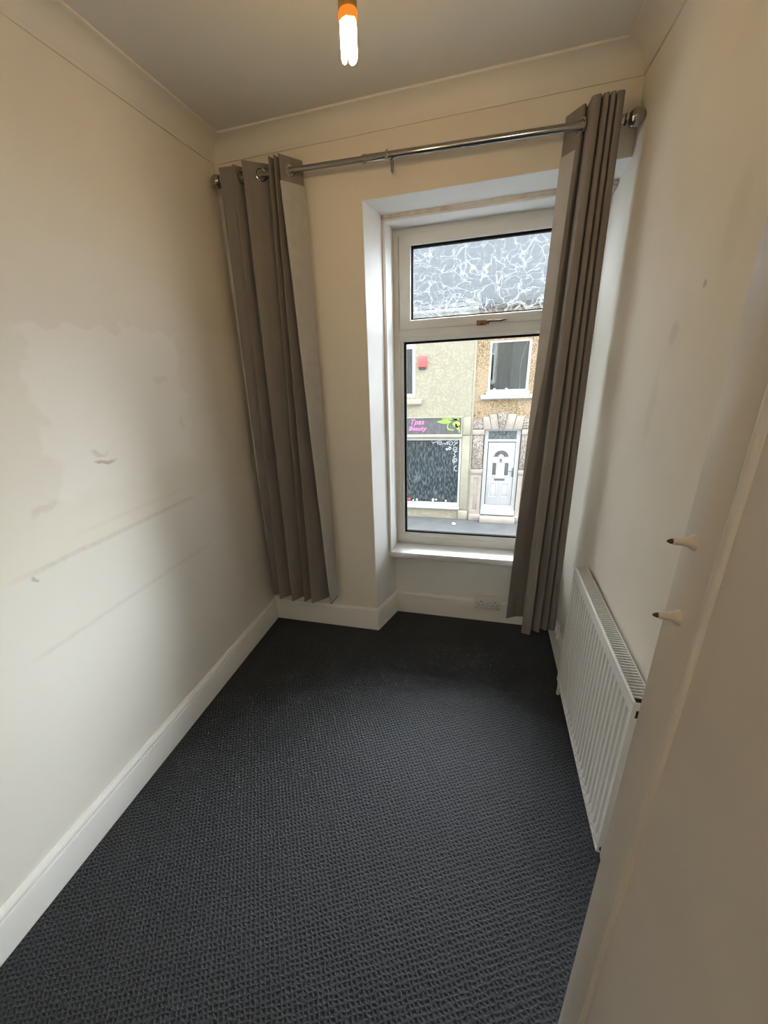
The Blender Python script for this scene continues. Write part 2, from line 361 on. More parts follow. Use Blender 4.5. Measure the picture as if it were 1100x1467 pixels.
def shop_glass():
    m, N, L, B = new_mat('dim_shop_glass'); T = NT(N, L)
    tc = N.new('ShaderNodeTexCoord'); v = tc.outputs['Object']; mp = N.new('ShaderNodeMapping'); mp.inputs['Scale'].default_value = (22, 1, 7); L.new(v, mp.inputs[0])
    a = T.noise(mp.outputs[0], 1.0, 4); b = T.noise(v, 2.2, 3); c = T.noise(v, 30, 2)
    col = T.mix(T.ss(a, .42, .70), (.022, .030, .034), (.10, .118, .122)); col = T.mix(T.m('MULTIPLY', T.ss(b, .58, .70), .5), col, (.13, .16, .175)); col = T.mix(T.m('MULTIPLY', T.ss(c, .66, .74), .6), col, (.18, .20, .20))
    L.new(col, B.inputs['Base Color']); B.inputs['Roughness'].default_value = .2; B.inputs['Specular IOR Level'].default_value = .2; return m
M['shopglass'] = shop_glass()
M['net'] = mat('grey_net_curtain', (.17, .195, .20), .9, c2=(.12, .14, .145), scale=8, stretch=(4, 1, .3))
M['netdark'] = mat('dark_net_curtain', (.060, .070, .078), .9, c2=(.095, .11, .115), scale=9, stretch=(6, 1, .3))
M['doorglass'] = mat('leaded_door_glass', (.055, .06, .06), .15, c2=(.10, .11, .11), scale=30)
M['fanglass'] = mat('fanlight_glass', (.10, .125, .13), .15, c2=(.07, .085, .09), scale=9)
M['lead'] = mat('dark_lead_came', (.03, .035, .035), .5)
M['greymetal'] = mat('grey_door_metal', (.16, .15, .13), .35, metal=.6)
M['brick'] = mat('own_facade_render', (.20, .18, .16), .9, scale=5, bump=.2)
M['red'] = mat('red_petals', (.4, .03, .04), .6)

# ------------------------------------------------------------------ the room shell
struct('floor', MB().box(-.02, W+.25, YB, RY+.2, -.10, 0), M['carpet'], 'charcoal loop-pile carpet covering the floor')
struct('ceiling', MB().box(-.02, W+.02, YB, .05, HC, HC+.12), M['ceil'], 'white painted ceiling')
struct('wall_left', MB().box(-.2, 0, YB, .1, -.1, HC+.12), M['wall_left'], 'cream left wall with patched filler and faint rail lines')
struct('wall_right', MB().box(W, W+.22, JY-.05, .375, -.1, HC+.12), M['wall_right'], 'cream right wall behind the radiator')
struct('wall_back', MB().box(-.2, W+.22, YB-.12, YB, -.1, HC+.12), M['paint'])
struct('wall_landing', MB().box(JX+.012, W+.22, YB, JY-.004, -.1, HC+.12), M['paint'])
# window wall: pier with a splayed reveal, lintel, apron under the sill
wf = MB()
wf.prism([(-.2, 0, -.1), (PX, 0, -.1), (RIN, RY, -.1), (RIN, .375, -.1), (-.2, .375, -.1)], (0, 0, HC+.22))
wall_far = struct('wall_far', wf, M['paint'], 'cream window wall with pier, lintel and apron')
def wpart(name, mb, m, **k):
    return mesh_obj(name, mb, m, wall_far, **k)
wpart('lintel', MB().prism([(PX, 0, LZ), (PX, .15, 2.140), (PX, .375, 2.140), (PX, .375, HC+.12), (PX, 0, HC+.12)], (W-PX, 0, 0)), M['paint'])
wpart('soffit', MB().prism([(PX+.004, .0015, LZ), (PX+.004, .15, 2.1385), (PX+.004, .15, 2.136), (PX+.004, .0015, LZ-.0022)], (W-PX-.004, 0, 0)), M['reveal'])
wpart('reveal', MB().prism([(PX+.0006, .0015, .1415), (PX+.0026, .0010, .1415), (RIN+.002, RY, .1415), (RIN, RY, .1415)], (0, 0, LZ-.1415)), M['reveal'])
wpart('apron', MB().box(RIN-.01, W, RY, .375, -.1, .415), M['reveal'])

# street-side skin of our own terrace (window opening left free), unseen height raised to shade houses opposite
oy0, oy1 = .375, .46
struct('wall_outside', MB().box(-7, .70, oy0, oy1, GZ, 6.45).box(1.78, 9, oy0, oy1, GZ, 6.45).box(.70, 1.78, oy0, oy1, GZ, .40).box(.70, 1.78, oy0, oy1, 2.19, 6.45), M['brick'])
struct('roof_outside', MB().prism([(-7, .70, 6.4), (-7, -4.0, 8.6), (-7, -8.5, 6.4)], (16, 0, 0)), M['slate'])  # unseen roof, lifted with the wall to cut sky light on facades

# swept mouldings with mitred corners
def sweep(path, prof, names, m, z_flip=False, skip=()):
    """path: list of (x, y) along the wall with the room on the right-hand side; prof: [(d, z)]"""
    P = [Vector((a, b)) for a, b in path]; nrm = []
    for i in range(len(P)-1):
        t = (P[i+1]-P[i]).normalized(); nrm.append(Vector((t.y, -t.x)))
    offs = []
    for i in range(len(P)):
        if i == 0: offs.append(nrm[0])
        elif i == len(P)-1: offs.append(nrm[-1])
        else:
            a, b = nrm[i-1], nrm[i]; offs.append((a+b)/(1+a.dot(b)))
    out = []
    for i in range(len(P)-1):
        if i in skip: continue
        mb = MB(); k = len(prof)
        for j in (i, i+1):
            for d, z in prof: q = P[j]+offs[j]*d; mb.v.append((q.x, q.y, z))
        for a in range(k):
            b = (a+1) % k; mb.f.append((a, b, k+b, k+a))
        mb.f.append(tuple(range(k-1, -1, -1))); mb.f.append(tuple(range(k, 2*k)))
        o = struct(names[i], mb, m, smooth=True, angle=40); out.append(o)
    return out
sk = [(0, 0), (.018, 0), (.018, .108), (.0165, .112), (.0125, .114), (.0125, .119), (.017, .122), (.0175, .128), (.0155, .134), (.009, .1415), (0, .1415)]
sweep([(0, YB), (0, 0), (PX, 0), (RIN, RY), (W, RY), (W, JY)], sk, ['baseboard_left', 'baseboard_far', 'baseboard_reveal', 'baseboard_recess', 'baseboard_right'], M['gloss'])
cz0, cc = 2.3775, .0825
cv = [(0, cz0-.004), (.006, cz0-.004), (.007, cz0+.004)]
for i in range(9):
    a = i/8*math.pi/2; cv.append((.009+(cc-.018)*(1-math.cos(a)), cz0+.006+(HC-.008-cz0-.006)*math.sin(a)))
cv += [(cc-.004, HC-.008), (cc, HC-.006), (cc, HC), (0, HC)]
sweep([(0, YB), (0, 0), (W, 0), (W, JY)], cv, ['trim_1', 'trim_2', 'trim_3'], M['cornice'])

# ------------------------------------------------------------------ window
FX0, FX1, FZ0, FZ1 = .735, 1.665, .45, 2.125
win = struct('window_1', MB().ring(FX0, FX1, FZ0, FZ1, (.042, .042, .048, .045), WY, WY+.07, .004), M['upvc'], 'white plastic window with patterned top light above clear pane', bevel=.002)
def wp(name, mb, m, parent=win, **k): return mesh_obj(name, mb, m, parent, **k)
wp('transom', MB().box(FX0+.040, FX1-.040, WY+.002, WY+.068, 1.630, 1.6725), M['upvc'], bevel=.002)
# lower fixed light
gx0, gx1, gz0, gz1 = .804, 1.60, .521, 1.604
wp('glazing_bead', MB().ring(gx0-.029, gx1+.029, gz0-.024, gz1+.027, .022, WY+.006, WY+.03, .010), M['upvc'])
wp('gasket', MB().ring(gx0-.008, gx1+.008, gz0-.006, gz1+.006, .012, WY+.022, WY+.045), M['gasket'])
wp('pane', MB().box(gx0-.004, gx1+.004, WY+.034, WY+.038, gz0-.004, gz1+.004), M['glass'])
# top-hung casement
cx0, cx1, cz_0, cz1 = FX0+.046, FX1-.046, 1.668, FZ1-.042
cas = wp('casement', MB().ring(cx0, cx1, cz_0, cz1, (.058, .058, .043, .046), WY-.012, WY+.05, .006), M['upvc'], bevel=.002)
ux0, ux1, uz0, uz1 = .844, 1.556, 1.714, 2.034
wp('gasket', MB().ring(ux0-.006, ux1+.006, uz0-.004, uz1+.006, (.010, .010, .007, .013), WY+.004, WY+.03), M['gasket'], cas)
wp('pane', MB().box(ux0-.003, ux1+.003, WY+.016, WY+.020, uz0-.003, uz1+.003), M['leafglass'], cas)
hd = MB(); hd.box(1.168, 1.215, WY-.022, WY-.011, 1.662, 1.684); hd.box(1.218, 1.226, WY-.030, WY-.012, 1.664, 1.682)
hd.tube([(1.215, WY-.024, 1.676), (1.24, WY-.030, 1.678), (1.28, WY-.030, 1.676), (1.307, WY-.026, 1.680)], [.0075, .006, .005, .004], 8)
wp('handle', hd, M['rust'], cas, bevel=.0015)
# linings between reveal and frame, sill
lin = MB().box(.700, FX0, .15, WY+.02, .45, 2.137); wp('side_lining', lin, M['lining'], bevel=.002)
wp('side_stop', MB().box(FX0-.004, FX0+.006, .158, WY+.001, .45, 2.122), M['reveal'], bevel=.003)
wp('head_lining', MB().box(.70, W, .15, WY+.02, 2.121, 2.141), M['lining'], bevel=.002)
wp('head_stop', MB().box(FX0, W, .158, WY+.001, 2.112, 2.123), M['reveal'], bevel=.003)
wp('side_lining', MB().box(FX1, W, WY-.005, WY+.06, .45, 2.137), M['reveal'], bevel=.002)
sl = MB().prism([(.722, .155, .416), (W, .155, .416), (W, WY+.02, .416), (RIN+.001, WY+.02, .416), (RIN+.001, RY, .416)], (0, 0, .034))
wp('sill', sl, M['sill'], bevel=.004)
wp('outer_sill', MB().box(.70, 1.70, .365, .58, .34, .40), M['exwhite'], bevel=.004)

# ------------------------------------------------------------------ doorway jamb on the right
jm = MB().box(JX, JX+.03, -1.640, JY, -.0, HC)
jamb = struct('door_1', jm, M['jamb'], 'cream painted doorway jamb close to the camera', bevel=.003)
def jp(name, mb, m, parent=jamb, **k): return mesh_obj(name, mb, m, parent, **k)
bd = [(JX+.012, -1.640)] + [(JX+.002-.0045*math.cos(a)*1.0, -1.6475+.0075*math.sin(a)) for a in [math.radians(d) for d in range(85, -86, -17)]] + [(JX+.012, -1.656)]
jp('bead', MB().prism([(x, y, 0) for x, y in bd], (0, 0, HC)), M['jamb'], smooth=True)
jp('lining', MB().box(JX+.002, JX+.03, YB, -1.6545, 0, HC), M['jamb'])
for (py, pz, tilt) in ((-1.597, 1.321, .001), (-1.605, 1.235, .000)):
    p = jp('peg', MB().lathe((JX, py, pz), (-1, .02, tilt), [(-.002, .0095), (.0015, .0085), (.004, .0062), (.007, .0046), (.010, .0040), (.0185, .0037), (.0195, .0028)], 14), M['peg'], smooth=True)
    jp('tip', MB().lathe((JX, py, pz), (-1, .02, tilt), [(.018, .0026), (.0205, .0030), (.022, .0024), (.0245, .0010)], 10), M['pegtip'], p, smooth=True)

# ------------------------------------------------------------------ curtain pole
rz0, rz1, ry = 2.284, 2.236, -.08
def rodp(x): return Vector((x, ry, rz0+(rz1-rz0)*(x-.05)/1.6))
rod = thing('curtain_pole', 'chrome curtain pole with ball ends above the window', 'curtain pole', rodp(.85))
part('thin_tube', MB().tube([rodp(.06), rodp(.80)], .0105, 16), M['chrome2'], rod, smooth=True)
part('thick_tube', MB().tube([rodp(.715), rodp(1.645)], .0130, 16), M['chrome'], rod, smooth=True)
part('joint_collar', MB().tube([rodp(.708), rodp(.722)], .0148, 16), M['chrome2'], rod, bevel=.001)
part('joint_collar', MB().tube([rodp(.80), rodp(.812)], .0148, 16).tube([rodp(.806)+Vector((0, 0, .012)), rodp(.806)+Vector((0, 0, .020))], .004, 8), M['chrome2'], rod, bevel=.001)
for x, d, R in ((.052, -1, .026), (1.652, 1, .027)):
    pr = [(-.022, .013), (-.018, .017), (-.012, .017), (-.010, .012)] + [(R*.45+R*math.cos(math.pi-a)*1.0, R*math.sin(a)) for a in [i*math.pi/10 for i in range(3, 11)]]
    part('finial', MB().lathe(rodp(x)-Vector((d*.008, 0, 0)), (d, 0, 0), [(t, r) for t, r in pr], 20), M['chrome'], rod, smooth=True, angle=60)
hx = .826; c0 = rodp(hx)
part('hook', MB().tube([c0+Vector((-.004, 0, -.012)), c0+Vector((0, 0, -.022)), c0+Vector((.0, 0, -.052))], [.004, .0070, .0062], 10).tube([c0+Vector((0, 0, -.052)), c0+Vector((.002, -.004, -.060)), c0+Vector((.001, -.010, -.058))], .0030, 8), M['chrome'], rod, smooth=True)

# ------------------------------------------------------------------ curtains
def catmull(p, n):
    out = []
    for i in range(len(p)-1):
        a = p[max(i-1, 0)]; b = p[i]; c = p[i+1]; d = p[min(i+2, len(p)-1)]
        for k in range(n):
            t = k/n; out.append(tuple(0.5*((2*b[j])+(-a[j]+c[j])*t+(2*a[j]-5*b[j]+4*c[j]-d[j])*t*t+(-a[j]+3*b[j]-3*c[j]+d[j])*t**3) for j in range(2)))
    out.append(tuple(p[-1])); return out
def soften(p, r=.35):
    """round every corner of a plan polyline"""
    out = [p[0]]
    for i in range(1, len(p)-1):
        a, b, c = Vector(p[i-1]), Vector(p[i]), Vector(p[i+1])
        ra = min(r, .010/max((a-b).length, 1e-4)); rc = min(r, .010/max((c-b).length, 1e-4))
        q0 = b+(a-b)*ra; q1 = b+(c-b)*rc
        for t in (0, .25, .5, .75, 1): out.append(tuple(q0*(1-t)**2+b*2*t*(1-t)+q1*t*t))
    out.append(p[-1]); return out
def resample(p, fr):
    L = [0]
    for i in range(1, len(p)): L.append(L[-1]+(Vector(p[i])-Vector(p[i-1])).length)
    out = []
    for f in fr:
        s = f*L[-1]; i = 1
        while i < len(p)-1 and L[i] < s: i += 1
        t = (s-L[i-1])/max(L[i]-L[i-1], 1e-9); out.append(tuple(Vector(p[i-1]).lerp(Vector(p[i]), t)))
    return out
def sheet(top, bot, zt, zb, rows=36, thick=.0022, sub=None, seed=0, off=0.0, amp=.0025, zfun=None):
    """loft from a plan polyline at the top to one at the bottom (same vertex count), then give it thickness"""
    t2, b2 = soften(top), soften(bot); k = len(t2)
    grid = []
    for r in range(rows+1):
        f = r/rows; z = zt+(zb-zt)*f; ln = []
        for i in range(k):
            e = f
            x = t2[i][0]*(1-e)+b2[i][0]*e; y = t2[i][1]*(1-e)+b2[i][1]*e
            nn = noise.noise(Vector((x*9+seed, y*9, z*1.3)))*amp*min(1, f*4+.2)
            ln.append(Vector((x+nn*.6, y+nn, z)))
        grid.append(ln)
    i0, i1 = sub if sub else (0, k-1)
    mb = MB(); nk = i1-i0+1
    def nor(r, i):
        a = grid[r][max(i-1, 0)]; b = grid[r][min(i+1, k-1)]; t = (b-a); return Vector((t.y, -t.x, 0)).normalized()
    for side in (1, -1):
        for r in range(rows+1):
            for i in range(i0, i1+1): mb.v.append(tuple(grid[r][i]+nor(r, i)*(off+side*thick/2)))
    st = (rows+1)*nk
    for r in range(rows):
        for i in range(nk-1):
            a = r*nk+i; mb.f.append((a, a+1, a+nk+1, a+nk)); mb.f.append((st+a, st+a+nk, st+a+nk+1, st+a+1))
    for r in range(rows):
        a = r*nk; mb.f.append((a, a+nk, st+a+nk, st+a)); a = r*nk+nk-1; mb.f.append((a, st+a, st+a+nk, a+nk))
    for i in range(nk-1):
        mb.f.append((i, st+i, st+i+1, i+1)); a = rows*nk+i; mb.f.append((a, a+1, st+a+1, st+a))
    return mb, grid
def eyelet(parent, pos, nrm, R=.022):
    mb = MB(); n_ = Vector(nrm).normalized(); u = n_.orthogonal().normalized(); b = n_.cross(u); seg, s2 = 24, 8; i0 = 0
    for a in range(seg):
        A = 2*math.pi*a/seg; d = u*math.cos(A)+b*math.sin(A)
        for c in range(s2):
            C = 2*math.pi*c/s2; mb.v.append(tuple(Vector(pos)+d*(R+.0035*math.cos(C))+n_*.0032*math.sin(C)))
    for a in range(seg):
        for c in range(s2):
            m = (a+1) % seg; e = (c+1) % s2; mb.f.append((a*s2+c, m*s2+c, m*s2+e, a*s2+e))
    return part('eyelet', mb, M['chrome'], parent, smooth=True)

# left curtain: crests (towards the room) and valleys
LT = [(.036, -.018), (.084, -.110), (.146, -.098), (.152, -.118), (.198, -.028), (.204, -.134), (.322, -.026), (.322, -.128), (.346, -.030), (.347, -.130), (.366, -.030), (.368, -.128), (.432, -.026)]
LB = [(.008, -.012), (.054, -.090), (.100, -.050), (.106, -.128), (.190, -.018), (.192, -.134), (.268, -.020), (.268, -.128), (.316, -.024), (.316, -.132), (.414, -.014), (.432, -.122), (.446, -.026)]
lc = thing('curtain', 'taupe eyelet curtain bunched in the corner by the left wall', 'curtain', (.24, -.08, .21), 'pair of eyelet curtains')
mbL, gL = sheet(LT, LB, 2.318, .212, seed=1.3)
part('fabric', mbL, M['fabric'], lc, smooth=True, angle=75)
nl = len(gL[0])
mbl, _ = sheet(LT, LB, 2.318-.088, .225, sub=(nl-5, nl-1), seed=1.3, off=.0026, thick=.0012, amp=.0025)
part('lining', mbl, M['fablin'], lc, smooth=True, angle=75)
# right curtain: packed flat-fronted folds and a loose leading flap on the window side
RTop = [(1.448, -.008), (1.496, -.082), (1.508, -.045), (1.511, -.120), (1.537, -.124), (1.541, -.050), (1.545, -.122), (1.560, -.124), (1.563, -.052), (1.567, -.122), (1.579, -.122), (1.582, -.050), (1.586, -.120), (1.606, -.116), (1.618, -.040)]
RBot = [(1.408, -.010), (1.455, .022), (1.500, .030), (1.478, -.130), (1.520, -.138), (1.530, -.035), (1.532, -.092), (1.566, -.110), (1.573, -.030), (1.576, -.072), (1.606, -.082), (1.612, -.025), (1.614, -.070), (1.640, -.076), (1.652, -.030)]
rc = thing('curtain', 'taupe eyelet curtain hanging over the right edge of the window', 'curtain', (1.55, -.08, .17), 'pair of eyelet curtains')
mbR, gR = sheet(RTop, RBot, 2.300, .178, seed=4.1)
part('fabric', mbR, M['fabric'], rc, smooth=True, angle=75)
lg = MB(); R_ = len(gR)-1; nseg = 5; rows_ = [r for r in range(R_+1) if .045 <= r/R_ <= .80]
for r in rows_:
    f = r/R_; w = max(.06, min(1, 1.0-(f-.35)*2.7)); A_ = gR[r][0]; B_ = gR[r][1]  # pale strip shaped like the lit part, left bare below to imitate shade
    d_ = (B_-A_); n_ = Vector((d_.y, -d_.x, 0)).normalized()
    for side in (.0022, .0012):
        for q in range(nseg+1): lg.v.append(tuple(A_.lerp(B_, -.01+w*.92*q/nseg)+n_*side*1.6))
kk = 2*(nseg+1)
for i in range(len(rows_)-1):
    for q in range(kk):
        q2 = (q+1) % kk
        o_ = list(range(nseg+1))+list(range(kk-1, nseg, -1))
        lg.f.append((i*kk+o_[q], i*kk+o_[q2], (i+1)*kk+o_[q2], (i+1)*kk+o_[q]))
part('lining', lg, M['fablin'], rc, smooth=True, angle=60)
def eye_on(parent, A, B, t):
    a, b = Vector(A), Vector(B); p = a.lerp(b, t); d = b-a; q = rodp(p.x)
    eyelet(parent, (p.x, p.y, q.z), (d.y, -d.x, 0))
for i in (3, 5, 11):
    A, B = LT[i], LT[i+1]; eye_on(lc, A, B, (ry-A[1])/(B[1]-A[1]))
eye_on(rc, RTop[0], RTop[1], .90)
for i in (4, 10): 
    A, B = RTop[i], RTop[i+1]; eye_on(rc, A, B, (ry-A[1])/(B[1]-A[1]))

# ------------------------------------------------------------------ radiator
rx, rxb, ry1, ry2, rzb, rzt = 1.624, 1.671, -.352, -1.114, .108, .690
rad = thing('radiator', 'white ribbed panel radiator under the right wall', 'radiator', (1.65, -.733, 0))
# fluted front panel: vertical channels pressed into the sheet
NF = 23; pitch = (abs(ry2-ry1)-.036)/NF
fp = MB(); prof = []
for i in range(NF):
    y = ry1-.018-i*pitch
    prof += [(y, 0), (y-pitch*.40, 0), (y-pitch*.54, .013), (y-pitch*.86, .013)]
prof += [(ry2+.018, 0)]
zl = [rzb+.030, rzb+.048, rzt-.062, rzt-.044]
dep = [0, 1, 1, 0]
k = len(prof)
for z, d in zip(zl, dep):
    for y, q in prof: fp.v.append((rx+.001+q*d, y, z))
for r in range(3):
    for i in range(k-1): a = r*k+i; fp.f.append((a, a+1, a+k+1, a+k))
e = len(fp.v)
fp.quad((rx+.001, ry1, rzb), (rx+.001, ry1, rzb+.030), (rx+.001, ry2, rzb+.030), (rx+.001, ry2, rzb))
fp.quad((rx+.001, ry1, rzt-.044), (rx+.001, ry1, rzt-.006), (rx+.001, ry2, rzt-.006), (rx+.001, ry2, rzt-.044))
fp.quad((rx+.001, ry1, rzb+.030), (rx+.001, ry1, rzt-.044), (rx+.001, ry1-.018, rzt-.044), (rx+.001, ry1-.018, rzb+.030))
fp.quad((rx+.001, ry2+.018, rzb+.030), (rx+.001, ry2+.018, rzt-.044), (rx+.001, ry2, rzt-.044), (rx+.001, ry2, rzb+.030))
part('front_panel', fp, M['rad'], rad, smooth=True, angle=25)
part('core', MB().box(rx+.016, rxb-.004, ry2+.01, ry1-.01, rzb+.01, rzt-.03), M['raddark'], rad)
part('bottom_rail', MB().box(rx-.002, rx+.012, ry2, ry1, rzb-.004, rzb+.010), M['rad'], rad, bevel=.003)
part('front_rail', MB().box(rx-.002, rx+.006, ry2, ry1, rzt-.012, rzt), M['rad'], rad, bevel=.0025)
part('back_rail', MB().box(rxb-.003, rxb, ry2, ry1, rzt-.030, rzt), M['rad'], rad, bevel=.001)
g0 = part('grille_slat', MB().box(rx+.005, rxb-.002, ry1-.012-.0034, ry1-.012, rzt-.006, rzt-.001), M['rad'], rad)
NS = 62; gp = (abs(ry2-ry1)-.024)/NS
for i in range(1, NS): dup(g0, rad, (0, -i*gp, 0))
for ys, yo in ((ry2, -1), (ry1, 1)):
    sp = part('side_panel', MB().box(rx, rxb, min(ys, ys+yo*.0025), max(ys, ys+yo*.0025), rzb, rzt-.001), M['rad'], rad, bevel=.001)
    if yo < 0:
        for x_, z0_, z1_, w_ in ((1.637, .640, .664, .006), (1.643, .298, .322, .005), (1.643, .262, .286, .005)):
            part('slot', MB().box(x_-w_/2, x_+w_/2, ys-.0031, ys-.0020, z0_, z1_), M['black'], sp)
        part('plug', MB().lathe((1.636, ys-.001, .128), (0, -1, 0), [(0, .008), (.006, .008), (.007, .006), (.007, .003)], 14), M['raddark'], sp, smooth=True)
# row of small raised teeth along the bottom rail
t0 = part('foot_dimple', MB().lathe((rx-.0005, ry1-.018-pitch*.2, rzb+.018), (-1, 0, 0), [(0, .007), (.0022, .0055), (.003, .002)], 10), M['rad'], rad, smooth=True)
for i in range(1, NF): dup(t0, rad, (0, -i*pitch, 0))
part('supply_pipe', MB().tube([(1.642, -.335, 0), (1.642, -.335, .115)], .0075, 12), M['rad'], rad, smooth=True)
part('supply_pipe', MB().tube([(1.642, -1.131, 0), (1.642, -1.131, .115)], .0075, 12), M['rad'], rad, smooth=True)
for y in (-.335, -1.131):
    part('valve', MB().tube([(1.642, y, .105), (1.642, y, .155)], [.012, .014], 12).tube([(1.642, y, .13), (1.642, y+(-.02 if y > -.7 else .02), .13)], .010, 12), M['rad'], rad, bevel=.002)
part('wall_bracket', MB().box(rxb-.004, W, ry1-.10, ry1-.07, .30, .62), M['rad'], rad)
part('wall_bracket', MB().box(rxb-.004, W, ry2+.07, ry2+.10, .30, .62), M['rad'], rad)
# small white clip on the skirting below the curtain
pc = thing('pipe_clip', 'small white pipe clip on skirting below the right curtain', 'clip', (1.658, -.085, .142))
part('body', MB().box(1.651, 1.664, -.095, -.075, .1425, .232), M['plastic'], pc, bevel=.004)

# ------------------------------------------------------------------ double socket
so = thing('wall_socket', 'white double plug socket on skirting under the window sill', 'socket', (1.318, .214, .090))
part('back_box', MB().box(1.252, 1.384, .205, RY, .1425, .172), M['plastic'], so, bevel=.002)
pl = part('face_plate', MB().box(1.245, 1.391, .1985, .2135, .092, .178), M['plastic'], so, bevel=.004)
for sx_ in (-1, 1):
    xx = 1.318+sx_*.040
    part('switch', MB().prism([(1.318+sx_*.010-.0055, .1985, .138), (1.318+sx_*.010-.0055, .1935, .146), (1.318+sx_*.010-.0055, .1960, .158), (1.318+sx_*.010-.0055, .1985, .158)], (.011, 0, 0)), M['sill'], so, bevel=.0008)
    part('pin_hole', MB().box(xx-.0022, xx+.0022, .1978, .1990, .139, .148), M['black'], pl)
    for hx_ in (-.011, .011): part('pin_hole', MB().box(xx+hx_-.0034, xx+hx_+.0034, .1978, .1990, .119, .1235), M['black'], pl)
    part('screw', MB().lathe((1.318+sx_*.062, .1985, .133), (0, -1, 0), [(0, .003), (.0008, .0028)], 10), M['greymetal'], pl, smooth=True)

# ------------------------------------------------------------------ ceiling bulb
bx, by, bz = .8735, -.818, 2.215
lamp = thing('pendant_bulb', 'lit warm stick bulb in a brass lampholder hanging from the ceiling', 'light bulb', (bx, by, HC))
part('ceiling_rose', MB().lathe((bx, by, HC), (0, 0, -1), [(0, .042), (.012, .040), (.020, .022), (.024, .008)], 24), M['plastic'], lamp, smooth=True)
part('flex', MB().tube([(bx, by, HC-.02), (bx, by, bz+.128)], .0032, 8), M['flex'], lamp, smooth=True)
part('lampholder', MB().lathe((bx, by, bz+.135), (0, 0, -1), [(0, .006), (.012, .012), (.018, .0195), (.030, .0205), (.034, .0225), (.060, .0225), (.064, .0215), (.092, .0215), (.094, .017)], 24), M['brass'], lamp, smooth=True)
col_ = part('bulb_collar', MB().lathe((bx, by, bz+.041), (0, 0, -1), [(0, .0205), (.004, .0225), (.012, .0222), (.018, .019), (.019, .004)], 24), M['tubebase'], lamp, smooth=True)
for u in range(3):
    A = math.radians(-58+120*u); cxx, cyy = bx+.0125*math.cos(A), by+.0125*math.sin(A); tx, ty = -math.sin(A)*.0070, math.cos(A)*.0070
    pts = [(cxx-tx, cyy-ty, bz+.026), (cxx-tx, cyy-ty, bz-.034)]
    for q in range(1, 6):
        a = math.pi*q/6; pts.append((cxx-tx*math.cos(a), cyy-ty*math.cos(a), bz-.034-.0075*math.sin(a)))
    pts += [(cxx+tx, cyy+ty, bz-.034), (cxx+tx, cyy+ty, bz+.026)]
    part('glow_tube', MB().tube(pts, .0050, 12), M['tube'], lamp, smooth=True)

# added fill light, out of view behind the camera: opal globe on a drop
gx_, gy_, gz_ = 1.29, -2.84, 2.16
gl = thing('fill_globe', 'added opal fill globe, out of view behind the camera', 'fill light', (gx_, gy_, HC))
part('ceiling_rose', MB().lathe((gx_, gy_, HC), (0, 0, -1), [(0, .045), (.012, .043), (.022, .02), (.026, .008)], 24), M['plastic'], gl, smooth=True)
part('stem', MB().tube([(gx_, gy_, HC-.02), (gx_, gy_, gz_+.055)], .005, 10), M['brass'], gl, smooth=True)
part('globe', MB().lathe((gx_, gy_, gz_+.06), (0, 0, -1), [(.06-.06*math.cos(a), .06*math.sin(a)) for a in [math.pi*i/14 for i in range(2, 14)]] + [(.12, .001)], 24), M['globe'], gl, smooth=True)

# ------------------------------------------------------------------ street
struct('pavement', MB().box(-8, 10, 8.0, FY+.4, GZ-.12, GZ), M['pave'], 'grey pavement in front of the houses opposite')
struct('kerb', MB().box(-8, 10, 7.86, 8.0, GZ-.12, GZ+.002), M['stone'])
struct('road', MB().box(-8, 10, -.5, 7.86, GZ-.22, GZ-.10), M['road'], 'dark tarmac road')

# cream shop house ----------------------------------------------------------
BX = 1.01
ch = thing('shop_house', 'cream rendered terraced house with a beauty shopfront', 'building', (-1.5, FY, GZ))
F = FY
def hp(name, mb, m, parent=None, **k): return part(name, mb, m, parent or ch, **k)
# wall with openings: upper window x -1.75..-.575 z .60..2.0 ; shop front x -2.4..0.715 z -2.60..0.03
hp('wall', MB().box(-6, -1.75, F, F+.3, GZ, 2.72).box(-1.75, -.575, F, F+.3, 2.02, 2.72).box(-1.75, -.575, F, F+.3, .03, .60).box(-.575, BX-.04, F, F+.3, .03, 2.72).box(-1.75, -.575, F+.1, F+.3, .60, 2.02)
   .box(-6, -2.4, F+.001, F+.3, GZ, .03).box(.715, BX-.04, F+.001, F+.3, GZ, .03).box(-2.4, .715, F, F+.3, GZ, -2.60).box(-2.4, .715, F+.14, F+.3, -2.60, .03), M['creamwall'])
hp('corner_strip', MB().box(BX-.045, BX, F-.012, F+.3, GZ, 2.72), M['creamtrim'])
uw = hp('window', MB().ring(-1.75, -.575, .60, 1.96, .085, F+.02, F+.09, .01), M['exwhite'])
hp('top_rail', MB().box(-1.70, -.60, F+.025, F+.08, 1.83, 1.90), M['exwhite'], uw)
hp('pane', MB().box(-1.68, -.65, F+.055, F+.06, .67, 1.84), M['farglass'], uw)
cw = MB()
for i in range(40):
    x0 = -1.68+i*.0258; cw.quad((x0, F+.085+.008*math.sin(i*1.7), .66), (x0+.0258, F+.085+.008*math.sin((i+1)*1.7), .66), (x0+.0258, F+.085+.008*math.sin((i+1)*1.7), 1.85), (x0, F+.085+.008*math.sin(i*1.7), 1.85))
hp('net_curtain', cw, M['net'], uw)
hp('window_sill', MB().box(-1.95, -.385, F-.09, F+.05, .405, .54), M['creamtrim'], bevel=.01)
